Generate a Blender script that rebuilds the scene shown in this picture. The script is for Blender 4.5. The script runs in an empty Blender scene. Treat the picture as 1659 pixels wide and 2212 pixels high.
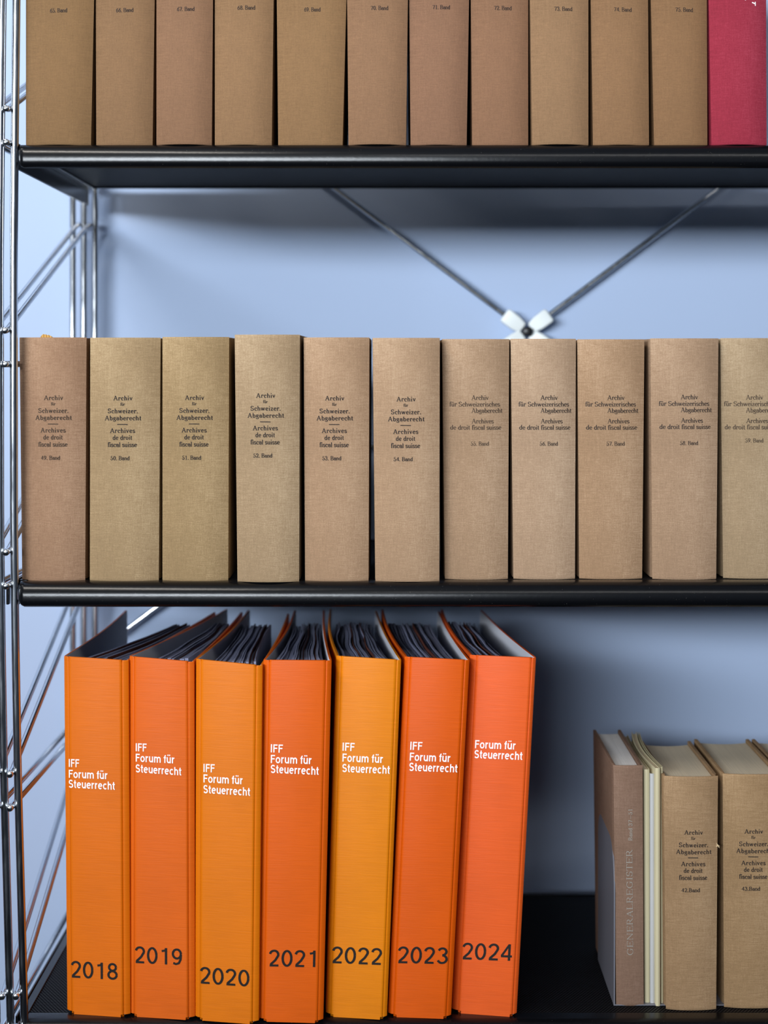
import bpy, math, random
from mathutils import Vector
C = bpy.context.scene.collection
S = bpy.context.scene
random.seed(7)

# ------------------------------------------------------------------ camera
F = 3800.0            # focal length in pixels of the 1659x2212 frame
D0 = 1.555            # camera distance to the front plane of the shelving
ZH = 1.45             # eye height
PX, PY = 846.0, 781.0 # principal point
cam_d = bpy.data.cameras.new('camera'); cam = bpy.data.objects.new('camera', cam_d); C.objects.link(cam)
cam.location = (0, -D0, ZH); cam.rotation_euler = (math.pi/2, 0, 0)
cam_d.sensor_width = 36; cam_d.sensor_fit = 'AUTO'; cam_d.lens = 36*F/2212
cam_d.shift_x = (829.5-PX)/2212; cam_d.shift_y = -(1106-PY)/2212
cam_d.dof.use_dof = True; cam_d.dof.focus_distance = 1.56; cam_d.dof.aperture_fstop = 4.2
cam_d.clip_start = 0.05
S.camera = cam
# ------------------------------------------------------------------ light
S.view_settings.view_transform = 'Standard'; S.view_settings.look = 'None'
S.view_settings.gamma = 1; S.view_settings.exposure = 0.0; S.view_settings.use_curve_mapping = False
wd = bpy.data.worlds.new('world'); S.world = wd; wd.use_nodes = True
wd.node_tree.nodes['Background'].inputs[0].default_value = (0.60, 0.76, 1.0, 1)
wd.node_tree.nodes['Background'].inputs[1].default_value = 0.20
def area(name, loc, target, sx, sy, power, col):
    l = bpy.data.lights.new(name, 'AREA'); l.shape = 'RECTANGLE'; l.size = sx; l.size_y = sy
    l.energy = power; l.color = col
    o = bpy.data.objects.new(name, l); C.objects.link(o); o.location = loc
    o.rotation_euler = (Vector(target)-Vector(loc)).to_track_quat('-Z', 'Y').to_euler()
    return o
# ceiling luminaire in front of the shelving, a little to the left
area('ceiling_lamp_light', (-0.85, -0.70, 2.70), (0.0, 0, 1.0), 0.9, 0.07, 13.5, (1.0, 0.94, 0.86))
# added area light opposite the shelving, no window; narrow beam dims lower shelves
area('added_front_light', (-1.75, -3.7, 2.02), (-0.05, 0, 1.86), 3.1, 0.45, 34, (0.86, 0.93, 1.0)).data.spread = math.radians(56)
area('second_lamp_light', (0.9, -2.1, 2.72), (0.4, 0, 1.2), 2.6, 0.16, 12, (0.98, 0.97, 0.96))

# ------------------------------------------------------------------ helpers
def lin(r, g, b):
    f = lambda c: c/12.92 if c <= 0.04045 else ((c+0.055)/1.055)**2.4
    return (f(r/255), f(g/255), f(b/255), 1)
def P(px, py, D):
    """world point at distance D in front of the camera"""
    return Vector(((px-PX)*D/F, D-D0, ZH-(py-PY)*D/F))
def mesh_obj(name, verts, faces, mats, parent=None, mi=None, smooth=None, bevel=0, seg=2):
    me = bpy.data.meshes.new(name); me.from_pydata([tuple(v) for v in verts], [], faces)
    if not isinstance(mats, (list, tuple)): mats = [mats]
    for m in mats: me.materials.append(m)
    if mi: me.polygons.foreach_set('material_index', mi)
    me.update()
    o = bpy.data.objects.new(name, me); C.objects.link(o)
    if parent is not None: o.parent = parent
    if smooth is not None:
        me.polygons.foreach_set('use_smooth', [True]*len(faces))
        me.set_sharp_from_angle(angle=math.radians(smooth))
    if bevel:
        b = o.modifiers.new('bevel', 'BEVEL'); b.width = bevel; b.segments = seg; b.limit_method = 'ANGLE'; b.angle_limit = math.radians(50)
    return o
def empty(name, loc, label, cat, group=None):
    o = bpy.data.objects.new(name, None); C.objects.link(o); o.location = loc; o.empty_display_size = .05
    o['label'] = label; o['category'] = cat
    if group: o['group'] = group
    return o
class Frame:
    """gives vertices relative to a thing's base point"""
    def __init__(s, base): s.b = Vector(base)
    def __call__(s, vs): return [Vector(v)-s.b for v in vs]
def box(x0, x1, y0, y1, z0, z1):
    v = [(x, y, z) for z in (z0, z1) for y in (y0, y1) for x in (x0, x1)]
    return v, [(0,2,3,1), (4,5,7,6), (0,1,5,4), (2,6,7,3), (0,4,6,2), (1,3,7,5)]
def tube(path, r, n=16, caps=True, dome=0.0):
    vs, fs = [], []
    path = [Vector(p) for p in path]
    rad = [r]*len(path)
    if dome:
        a = (path[1]-path[0]).normalized(); b = (path[-1]-path[-2]).normalized()
        path = [path[0], path[0]+a*dome] + path[1:-1] + [path[-1]-b*dome, path[-1]]
        rad = [r*0.72, r] + [r]*(len(path)-4) + [r, r*0.72]
    for i, p in enumerate(path):
        t = (path[min(i+1, len(path)-1)]-path[max(i-1, 0)]).normalized()
        u = t.cross(Vector((0.31, 0.95, 0.05)) if abs(t.y) < .9 else Vector((1, 0, 0))).normalized(); w = t.cross(u).normalized()
        for k in range(n):
            a = 2*math.pi*k/n; vs.append(p+(u*math.cos(a)+w*math.sin(a))*rad[i])
    for i in range(len(path)-1):
        for k in range(n):
            fs.append((i*n+k, i*n+(k+1) % n, (i+1)*n+(k+1) % n, (i+1)*n+k))
    if caps:
        fs.append(tuple(range(n-1, -1, -1))); fs.append(tuple((len(path)-1)*n+k for k in range(n)))
    return vs, fs

# ------------------------------------------------------------------ materials
def mat(name, col, rough=.5, metal=0, spec=.5):
    m = bpy.data.materials.new(name); m.use_nodes = True
    b = m.node_tree.nodes['Principled BSDF']
    b.inputs['Base Color'].default_value = col; b.inputs['Roughness'].default_value = rough
    b.inputs['Metallic'].default_value = metal; b.inputs['Specular IOR Level'].default_value = spec
    return m, m.node_tree, b
def N(nt, kind, **kw):
    n = nt.nodes.new(kind)
    for k, v in kw.items(): setattr(n, k, v)
    return n
def mapped_noise(nt, scale3, scale=1.0, detail=2.0):
    tc = N(nt, 'ShaderNodeTexCoord'); mp = N(nt, 'ShaderNodeMapping'); mp.inputs['Scale'].default_value = scale3
    no = N(nt, 'ShaderNodeTexNoise'); no.inputs['Scale'].default_value = scale; no.inputs['Detail'].default_value = detail
    nt.links.new(tc.outputs['Object'], mp.inputs['Vector']); nt.links.new(mp.outputs[0], no.inputs['Vector'])
    return no
def math_n(nt, op, a, b=None, c=None):
    n = N(nt, 'ShaderNodeMath', operation=op)
    for i, v in enumerate((a, b, c)):
        if v is None: continue
        if isinstance(v, (int, float)): n.inputs[i].default_value = v
        else: nt.links.new(v, n.inputs[i])
    return n.outputs[0]
def ramp(nt, fac, stops):
    r = N(nt, 'ShaderNodeValToRGB'); e = r.color_ramp.elements
    e[0].position, e[0].color = stops[0]; e[1].position, e[1].color = stops[-1]
    for s in stops[1:-1]:
        x = e.new(s[0]); x.color = s[1]
    nt.links.new(fac, r.inputs[0]); return r.outputs[0]
def cloth(name, col, worn, amp=1.0, bump=.35):
    """woven book cloth: threads both ways, patches of wear, a few light slubs"""
    m, nt, b = mat(name, col, .85, 0, .18)
    tc = N(nt, 'ShaderNodeTexCoord')
    sep = N(nt, 'ShaderNodeSeparateXYZ'); nt.links.new(tc.outputs['Object'], sep.inputs[0])
    wx = math_n(nt, 'SINE', math_n(nt, 'MULTIPLY', sep.outputs['X'], 2*math.pi/0.00082))
    wz = math_n(nt, 'SINE', math_n(nt, 'MULTIPLY', sep.outputs['Z'], 2*math.pi/0.00076))
    weave = math_n(nt, 'MULTIPLY', wx, wz)
    h = mapped_noise(nt, (110, 110, 2300), 1, 2)      # weft threads
    v = mapped_noise(nt, (2100, 400, 90), 1, 2)     # warp threads
    fine = mapped_noise(nt, (900, 900, 900), 1, 2)
    big = mapped_noise(nt, (14, 14, 9), 1, 4)
    s = math_n(nt, 'ADD', math_n(nt, 'MULTIPLY', h.outputs[0], .36), math_n(nt, 'MULTIPLY', v.outputs[0], .26))
    s = math_n(nt, 'ADD', s, math_n(nt, 'MULTIPLY', weave, .075*amp))
    s = math_n(nt, 'ADD', s, math_n(nt, 'MULTIPLY', fine.outputs[0], .28))
    s = math_n(nt, 'ADD', s, math_n(nt, 'MULTIPLY', big.outputs[0], .55))
    dark = tuple(c*.66 for c in col[:3])+(1,)
    out = ramp(nt, s, [(.45, dark), (.72, col), (1.0, worn)])
    nt.links.new(out, b.inputs['Base Color'])
    bp = N(nt, 'ShaderNodeBump'); bp.inputs['Strength'].default_value = bump; bp.inputs['Distance'].default_value = .0006
    nt.links.new(s, bp.inputs['Height']); nt.links.new(bp.outputs[0], b.inputs['Normal'])
    return m
def coated(name, col):
    """orange paper-covered board with fine horizontal emboss"""
    m, nt, b = mat(name, [c*.86 for c in col[:3]]+[1], .45, 0, .25)
    h = mapped_noise(nt, (40, 40, 1400), 1, 3); g = mapped_noise(nt, (18, 18, 10), 1, 3)
    s = math_n(nt, 'ADD', math_n(nt, 'MULTIPLY', h.outputs[0], .5), math_n(nt, 'MULTIPLY', g.outputs[0], .5))
    col = tuple(c*.86 for c in col[:3])+(1,)
    out = ramp(nt, s, [(.25, tuple(c*.86 for c in col[:3])+(1,)), (.75, tuple(min(1, c*1.10) for c in col[:3])+(1,))])
    nt.links.new(out, b.inputs['Base Color'])
    bp = N(nt, 'ShaderNodeBump'); bp.inputs['Strength'].default_value = .22; bp.inputs['Distance'].default_value = .0004
    nt.links.new(h.outputs[0], bp.inputs['Height']); nt.links.new(bp.outputs[0], b.inputs['Normal'])
    return m
def pages(name, col, axis='y', var=.18):
    m, nt, b = mat(name, col, .8, 0, .2)
    sc = (1600, 12, 12) if axis == 'y' else (1600, 12, 6)
    h = mapped_noise(nt, sc, 1, 2); g = mapped_noise(nt, (60, 20, 20), 1, 3)
    s = math_n(nt, 'ADD', math_n(nt, 'MULTIPLY', h.outputs[0], .65), math_n(nt, 'MULTIPLY', g.outputs[0], .35))
    out = ramp(nt, s, [(.3, tuple(c*(1-var) for c in col[:3])+(1,)), (.65, col)])
    nt.links.new(out, b.inputs['Base Color'])
    bp = N(nt, 'ShaderNodeBump'); bp.inputs['Strength'].default_value = .3; bp.inputs['Distance'].default_value = .0004
    nt.links.new(h.outputs[0], bp.inputs['Height']); nt.links.new(bp.outputs[0], b.inputs['Normal'])
    return m
M = {}
def chrome_mat():
    m, nt, b = mat('polished_chrome', (.66, .69, .73, 1), .13, 1)
    n = mapped_noise(nt, (300, 300, 40), 1, 3)
    nt.links.new(ramp(nt, n.outputs[0], [(.3, (.14,)*3+(1,)), (.8, (.26,)*3+(1,))]), b.inputs['Roughness'])
    return m
M['chrome'] = chrome_mat()
def black_mat():
    m, nt, b = mat('black_powder_coat', lin(8, 9, 12), .25, 0, .30)
    n = mapped_noise(nt, (1, 1, 1), 900, 1)
    nt.links.new(ramp(nt, n.outputs[0], [(.755, lin(9, 10, 13)), (.83, lin(90, 88, 84))]), b.inputs['Base Color'])
    w = mapped_noise(nt, (1, 1, 1), 260, 2)
    bp = N(nt, 'ShaderNodeBump'); bp.inputs['Strength'].default_value = .10; bp.inputs['Distance'].default_value = .0005
    nt.links.new(w.outputs[0], bp.inputs['Height']); nt.links.new(bp.outputs[0], b.inputs['Normal'])
    return m
M['black'] = black_mat()
def perf_mat():
    """black sheet punched with staggered round holes, 2.9 mm pitch"""
    m, nt, b = mat('perforated_black_sheet', lin(22, 22, 25), .55, 0, .3)
    out = nt.nodes['Material Output']
    tc = N(nt, 'ShaderNodeTexCoord'); sep = N(nt, 'ShaderNodeSeparateXYZ'); nt.links.new(tc.outputs['Object'], sep.inputs[0])
    p = .0031
    def cell(ox, oy):
        u = math_n(nt, 'SUBTRACT', math_n(nt, 'FRACT', math_n(nt, 'ADD', math_n(nt, 'DIVIDE', sep.outputs['X'], p), ox+100)), .5)
        v = math_n(nt, 'SUBTRACT', math_n(nt, 'FRACT', math_n(nt, 'ADD', math_n(nt, 'DIVIDE', sep.outputs['Y'], p*1.732), oy+100)), .5)
        v = math_n(nt, 'MULTIPLY', v, 1.732)
        return math_n(nt, 'ADD', math_n(nt, 'MULTIPLY', u, u), math_n(nt, 'MULTIPLY', v, v))
    d = math_n(nt, 'MINIMUM', cell(0, 0), cell(.5, .5))
    hole = math_n(nt, 'LESS_THAN', d, .33**2)
    nt.links.new(ramp(nt, hole, [(.0, lin(20, 20, 23)), (1.0, lin(2, 2, 3))]), b.inputs['Base Color'])
    nt.links.new(math_n(nt, 'MULTIPLY', math_n(nt, 'SUBTRACT', 1, hole), .25), b.inputs['Specular IOR Level'])
    bp = N(nt, 'ShaderNodeBump'); bp.inputs['Strength'].default_value = .8; bp.inputs['Distance'].default_value = .0008
    nt.links.new(math_n(nt, 'SUBTRACT', 1, hole), bp.inputs['Height']); nt.links.new(bp.outputs[0], b.inputs['Normal'])
    return m
M['perf'] = perf_mat()
M['plastic'] = mat('white_plastic', lin(236, 240, 238), .35)[0]
M['dark_plastic'] = mat('dark_plastic', lin(28, 28, 30), .4)[0]
def wall_mat(name, col):
    m, nt, b = mat(name, col, .9, 0, .15)
    n = mapped_noise(nt, (1, 1, 1), 260, 3)
    bp = N(nt, 'ShaderNodeBump'); bp.inputs['Strength'].default_value = .12; bp.inputs['Distance'].default_value = .0008
    nt.links.new(n.outputs[0], bp.inputs['Height']); nt.links.new(bp.outputs[0], b.inputs['Normal'])
    return m
M['wall'] = wall_mat('pale_blue_wall_paint', lin(171, 187, 214))
M['ceil'] = wall_mat('white_ceiling_paint', lin(190, 193, 198))
M['floor'] = wall_mat('dark_carpet', lin(38, 40, 46))
M['ink'] = mat('black_print', lin(38, 32, 32), .7, 0, .2)[0]
M['ink_soft'] = mat('faded_black_print', lin(66, 54, 46), .8, 0, .15)[0]
M['year_ink'] = mat('black_year_print', lin(26, 20, 18), .5, 0, .3)[0]
M['white_ink'] = mat('white_print', lin(246, 240, 244), .5, 0, .3)[0]
M['silver_ink'] = mat('silver_foil_print', lin(205, 198, 186), .35, .55, .5)[0]
M['lining'] = mat('pale_grey_lining_paper', lin(205, 206, 214), .7, 0, .3)[0]
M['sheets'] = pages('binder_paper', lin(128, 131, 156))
M['sheet_rust'] = mat('rust_divider_card', lin(84, 46, 38), .7, 0, .2)[0]
M['page_cream'] = pages('cream_page_edges', lin(214, 198, 172))
M['page_white'] = pages('white_page_edges', lin(232, 228, 224))
M['booklet'] = pages('ivory_paper_cover', lin(200, 190, 156), 'z', .10)
M['booklet_white'] = pages('white_paper_cover', lin(186, 186, 186), 'z', .10)
M['bookend'] = mat('grey_white_lacquered_steel', lin(112, 112, 120), .38, 0, .5)[0]
M['thread'] = mat('frayed_thread', lin(215, 190, 150), .9)[0]
M['yellow_paper'] = mat('yellowed_paper', lin(196, 152, 84), .8)[0]

# ------------------------------------------------------------------ setting
YW = 0.412
def structure(name, v, f, m):
    o = mesh_obj(name, v, f, m); o['kind'] = 'structure'; return o
structure('floor', *box(-3.7, 3.0, -13, YW+.1, -.1, 0), M['floor'])
M['side'] = wall_mat('mid_grey_wall_paint', lin(120, 124, 132))
structure('wall_back', *box(-3.7, 3.0, YW, YW+.1, 0, 2.8), M['wall'])
structure('wall_left', *box(-3.8, -3.7, -4.6, YW+.1, 0, 2.8), M['side'])
structure('wall_right', *box(3.0, 3.1, -4.6, YW+.1, 0, 2.8), M['side'])
structure('ceiling', *box(-3.8, 3.1, -4.6, YW+.1, 2.8, 2.9), M['ceil'])

# ------------------------------------------------------------------ shelving unit
XL, XR = -.330, .628
SH = [ZH+.192+.387, ZH+.192, ZH-.195, ZH-.582, ZH-.969, ZH-1.356]   # shelf top heights
unit = empty('shelving_unit', ((XL+XR)/2, .19, 0), 'chrome rod shelving unit with black perforated steel shelves against the pale blue wall', 'shelving')
UF = Frame(unit.location)
def upart(name, v, f, m, sm=40, parent=None, **k):
    return mesh_obj(name, UF(v), f, m, parent if parent is not None else unit, smooth=sm, **k)
# front lip profile in (y, z) measured from the shelf's top edge
def lip_profile():
    pts = [(.017, 0.0)]
    r = .0125
    for k in range(0, 9):
        a = math.radians(90+k*90/8); pts.append((.0055+r*math.cos(a), -r+r*math.sin(a)))
    r2 = .0065; zb = -.0218
    for k in range(0, 6):
        a = math.radians(180+k*70/5); pts.append((-.007+r2+r2*math.cos(a), zb+r2+r2*math.sin(a)))
    inner = [(y+.0016 if y < .01 else y, z-.0014 if z > -.012 else z+.0010) for y, z in pts]
    return pts, inner
def make_shelf(zt):
    outer, inner = lip_profile(); prof = outer+inner[::-1]; n = len(prof)
    vs, fs = [], []
    xs = [XL+.001, XL+.003, XL+.006, XR-.006, XR-.003, XR-.001]
    sh = [.62, .88, 1, 1, .88, .62]
    cy, cz = .004, -.010
    for x, s in zip(xs, sh):
        for y, z in prof: vs.append((x, cy+(y-cy)*s if y < cy else y, zt+(cz+(z-cz)*s if z < cz else z)))
    for i in range(len(xs)-1):
        for k in range(n): fs.append((i*n+k, i*n+(k+1) % n, (i+1)*n+(k+1) % n, (i+1)*n+k))
    fs.append(tuple(range(n))); fs.append(tuple((len(xs)-1)*n+k for k in range(n-1, -1, -1)))
    tray = upart('shelf_tray', vs, fs, M['black'], 35)
    def sub(name, b, m=M['black'], bev=.0006):
        v, f = box(*b); return upart(name, v, f, m, 40, parent=tray, bevel=bev)
    sub('side_flange', (XL-.0035, XL-.0015, .004, .370, zt-.0215, zt+.002))
    sub('side_flange', (XR+.0015, XR+.0035, .004, .370, zt-.0215, zt+.002))
    sub('side_rim', (XL-.0015, XL+.006, .010, .370, zt-.004, zt+.0008))
    sub('side_rim', (XR-.006, XR+.0015, .010, .370, zt-.004, zt+.0008))
    sub('back_rim', (XL-.0015, XR+.0015, .3625, .370, zt-.003, zt+.0008))
    v = [(XL+.006, .017, zt-.0004), (XR-.006, .017, zt-.0004), (XR-.006, .3625, zt-.0004), (XL+.006, .3625, zt-.0004)]
    v += [(a, b, c-.0008) for a, b, c in v]
    upart('perforated_sheet', v, [(0,1,2,3), (7,6,5,4), (0,4,5,1), (2,6,7,3)], M['perf'], 40, parent=tray)
    for s, xx in ((-1, XL-.0105), (1, XR+.0105)) if abs(zt-ZH-.192) > .01 else ():     # hook blade that drops between the rods
        sub('hook', (xx-.0012, xx+.0012, .004, .011, zt-.0205, zt-.003))
        sub('hook', (xx-.0012, xx+.0012, .366, .373, zt-.0205, zt-.003))
for z in SH: make_shelf(z)

ROD = .0036
ROW = [(0, 35), (280, 31.5), (560, 29), (1120, 29.5), (1400, 33), (1680, 38), (2212, 52.5)]
def front_rod_x(z):
    """slightly bowed uprights, measured as they stand"""
    py = PY-(z-ZH)*F/D0
    py = max(-1200, min(3400, py))
    if py <= 0: px = 35+(-py)*.004
    elif py >= 2212: px = 52.5
    else:
        for (a, b), (c, d) in zip(ROW, ROW[1:]):
            if a <= py <= c: px = b+(d-b)*(py-a)/(c-a); break
    return (px-PX)*D0/F
SP = .0123
zs = [0.012]+[z/40 for z in range(2, 86)]
for side in (0, 1):
    for k in range(3):
        if side == 0:
            pth = [(front_rod_x(z)-SP*k, .001, z) for z in zs]
        else:
            pth = [(XR+.0045+SP*k, .001, z) for z in (0.012, 2.125)]
        upart('upright_rod', *tube(pth, ROD, 20, dome=.0015), M['chrome'], 50)
        xb = -.3275-SP*k if side == 0 else XR+.0045+SP*k
        upart('upright_rod', *tube([(xb, .388, .012), (xb, .388, 2.125)], ROD, 20, dome=.0015), M['chrome'], 50)
def cross(xf, xb, z):
    # rung straight from front to back, and the diagonal strut starting just above it
    upart('side_rung', *tube([(xf, -.008, z), (xb, .396, z)], .0029, 14, dome=.0008), M['chrome'], 50)
    upart('diagonal_strut', *tube([(xf, -.008, z+.0295), (xf, .004, z+.0305), (xb, .376, z+.152), (xb, .392, z+.154)], .0029, 14, dome=.0008), M['chrome'], 50)
z0 = ZH+.1932
for k in range(-8, 3):
    z = z0+.1955*k
    if z < .03 or z > 1.98: continue
    xf = front_rod_x(z)-SP/2
    cross(xf, -.3275-SP/2, z); cross(xf-SP, -.3275-SP*1.5, z)
    xr = XR+.0045+SP/2
    cross(xr, xr, z); cross(xr+SP, xr+SP, z)
for x in (-.3275, XR+.0045+2*SP):   # feet
    for y in (.001, .388):
        xx = x if x > 0 else x-SP
        xx = xx-SP if x > 0 else (xx if y > .1 else front_rod_x(.1)-SP)
        upart('foot', *tube([(xx, y, 0), (xx, y, .014)], .022, 20), M['black'], 40)
# X brace at the back
BC = P(1138, 716, 1.952)
def brace(p, q): 
    d = (q-p).normalized()
    upart('brace_rod', *tube([p, q], .0030, 14), M['chrome'], 50)
yb = .402
cx, cz = BC.x, BC.z
s = .745
for sx in (-1, 1):
    for sz in (-1, 1):
        d = Vector((sx, 0, sz*s)).normalized()
        off = Vector((0, .002*sx*sz, 0))
        p = Vector((cx, yb-.004, cz))+d*.014+off
        ln = .485/abs(d.x)
        q = Vector((cx, yb-.004, cz))+d*ln+off
        brace(p, q)
        # moulded white sleeve, thicker near its mouth
        a = Vector((cx, yb-.006, cz))+d*.0055; b = a+d*.010; c_ = a+d*.022; e = a+d*.026
        vs, fs = [], []
        side = Vector((-d.z, 0, d.x))
        for pt, hw, ht in ((a, .0062, .005), (b, .0082, .0065), (c_, .0085, .007), (e, .0078, .0062)):
            for u, w in ((-1, -1), (1, -1), (1, 1), (-1, 1)):
                vs.append(pt+side*hw*u+Vector((0, ht*w, 0)))
        for i in range(3):
            for k in range(4): fs.append((i*4+k, i*4+(k+1) % 4, (i+1)*4+(k+1) % 4, (i+1)*4+k))
        fs += [(3, 2, 1, 0), (12, 13, 14, 15)]
        upart('clamp_sleeve', vs, fs, M['plastic'], 40, bevel=.0022, seg=3)
upart('clamp_bolt', *tube([(cx, yb-.018, cz), (cx, yb+.003, cz)], .0050, 16, dome=.001), M['dark_plastic'], 50)

# ------------------------------------------------------------------ stroke-built serif lettering
def arc(cx, cy, rx, ry, a0, a1, n=12):
    return [(cx+rx*math.cos(math.radians(a0+(a1-a0)*i/n)), cy+ry*math.sin(math.radians(a0+(a1-a0)*i/n))) for i in range(n+1)]
def H(x0, x1, y): return ('h', x0, x1, y)
def dot(x, y): return ('d', x, y)
G = {
 'a': (410, [arc(205,330,125,115,160,0)+[(330,90),(345,30),(400,22)], [(330,265)]+arc(200,135,130,118,100,330), dot(95,350)]),
 'b': (430, [[(95,700),(95,15)], H(25,95,690), arc(232,225,140,215,155,-155)]),
 'c': (385, [arc(220,228,148,218,45,318), dot(325,350)]),
 'd': (440, [[(345,700),(345,12)], H(270,345,690), H(345,415,18), arc(205,225,140,215,25,335)]),
 'e': (395, [('t', [(75,255),(345,255)]), arc(212,228,145,218,8,322)]),
 'f': (255, [arc(215,585,95,105,35,180)+[(120,20)], H(35,225,438), H(45,205,18), dot(290,630)]),
 'g': (400, [arc(190,315,118,135,0,360), [(100,205),(85,130),(130,85),(270,75),(345,30)]+arc(195,-60,150,105,20,-200), [(285,400),(370,445)]]),
 'h': (440, [[(95,700),(95,15)], H(25,95,690), H(25,165,18), H(275,415,18), arc(222,315,122,128,165,0)+[(344,15)]]),
 'i': (215, [[(110,450),(110,15)], H(40,110,440), H(35,185,18), dot(108,640)]),
 'l': (215, [[(110,700),(110,15)], H(40,110,690), H(35,185,18)]),
 'n': (440, [[(95,450),(95,15)], H(25,95,440), H(25,165,18), H(275,415,18), arc(222,315,122,128,165,0)+[(344,15)]]),
 'o': (425, [arc(212,228,150,218,0,360)]),
 'r': (330, [[(95,450),(95,15)], H(25,95,440), H(25,180,18), arc(215,300,120,140,170,60), dot(290,395)]),
 's': (340, [arc(170,340,105,105,25,262)+arc(175,118,118,110,80,-155), ('t', [(272,440),(272,330)]), ('t', [(62,130),(62,20)])]),
 't': (265, [[(120,600),(120,100)]+arc(200,98,80,82,180,310,6), H(30,235,438)]),
 'u': (445, [[(95,440),(95,150)]+arc(212,140,117,125,180,345), [(335,450),(335,15)], H(25,95,440), H(265,335,440), H(335,410,18)]),
 'v': (400, [[(65,440),(200,15)], ('t', [(200,15),(335,440)]), H(10,140,440), H(265,395,440)]),
 'w': (600, [[(65,440),(180,15)], ('t', [(180,15),(300,440)]), [(300,440),(415,15)], ('t', [(415,15),(535,440)]), H(10,135,440), H(250,350,440), H(465,590,440)]),
 'z': (370, [('t', [(50,438),(320,438)]), [(315,430),(60,25)], ('t', [(50,20),(325,20)]), ('t', [(55,440),(55,340)]), ('t', [(322,20),(322,120)])]),
 'A': (640, [('t', [(95,15),(320,690)]), [(320,690),(545,15)], ('t', [(170,240),(470,240)]), H(15,190,18), H(450,630,18)]),
 'B': (560, [[(120,690),(120,15)], H(30,280,682), H(30,300,18), arc(280,520,160,162,90,-90), arc(300,188,190,170,90,-90), ('t',[(120,358),(300,358)])]),
 'S': (480, [arc(235,515,160,172,30,262)+arc(240,185,172,170,80,-155), ('t', [(390,690),(390,530)]), ('t', [(68,190),(68,10)])]),
 'G': (680, [arc(345,345,270,342,42,310), [(540,300),(540,60)], H(440,640,300), ('t', [(560,690),(560,500)])]),
 'E': (590, [[(120,690),(120,15)], H(30,530,680), H(30,550,18), H(120,400,355), ('t', [(530,685),(530,540)]), ('t', [(552,15),(552,180)]), ('t', [(400,430),(400,280)])]),
 'N': (700, [('t', [(120,15),(120,690)]), [(120,680),(570,15)], ('t', [(570,15),(570,690)]), H(30,150,682), H(480,670,682), H(30,210,18)]),
 'R': (640, [[(120,690),(120,15)], H(30,290,682), H(30,210,18), arc(290,510,165,172,90,-90), ('t',[(120,338),(300,338)]), [(310,335),(540,20),(630,15)]]),
 'L': (570, [[(120,690),(120,15)], H(30,220,682), H(30,530,18), ('t', [(532,15),(532,190)])]),
 'I': (320, [[(160,690),(160,15)], H(60,260,682), H(60,260,18)]),
 'T': (590, [[(295,690),(295,15)], H(40,550,680), H(195,395,18), ('t', [(42,685),(42,540)]), ('t', [(548,685),(548,540)])]),
 'V': (640, [[(100,690),(325,15)], ('t', [(325,15),(545,690)]), H(15,200,682), H(455,635,682)]),
 '0': (470, [arc(235,345,160,335,0,360)]),
 '1': (470, [('t', [(120,590),(240,670)]), [(240,690),(240,15)], H(120,360,18)]),
 '2': (470, [arc(225,500,150,180,160,-20)+[(320,330),(75,40)], [(75,28),(390,28)], ('t', [(395,20),(410,140)]), dot(95,540)]),
 '3': (470, [arc(215,525,135,155,150,-90), arc(215,190,165,185,90,-150), dot(85,130), dot(95,570)]),
 '4': (470, [[(320,690),(320,15)], ('t', [(320,680),(45,215)]), [(45,200),(430,200)]]),
 '5': (470, [('t', [(130,680),(110,390)]), [(130,665),(380,665)], [(110,390)]+arc(210,215,170,205,115,-150), dot(75,130)]),
 '6': (470, [arc(240,215,155,205,0,360), [(390,670),(260,600),(130,430),(88,230)]]),
 '7': (470, [[(70,665),(410,665)], [(405,660),(300,380),(200,15)], ('t', [(70,680),(62,540)])]),
 '8': (470, [arc(235,520,130,155,0,360), arc(235,190,158,185,0,360)]),
 '9': (470, [arc(230,470,155,205,0,360), [(382,460),(350,280),(220,90),(90,20)]]),
 '.': (200, [dot(90,40)]), ',': (200, [dot(90,40), ('t', [(110,40),(80,-90)])]),
 '-': (700, [('t', [(40,260),(640,260)])]), ' ': (230, []),
}
G['\u00fc'] = (445, G['u'][1]+[dot(150,620), dot(285,620)])
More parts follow.
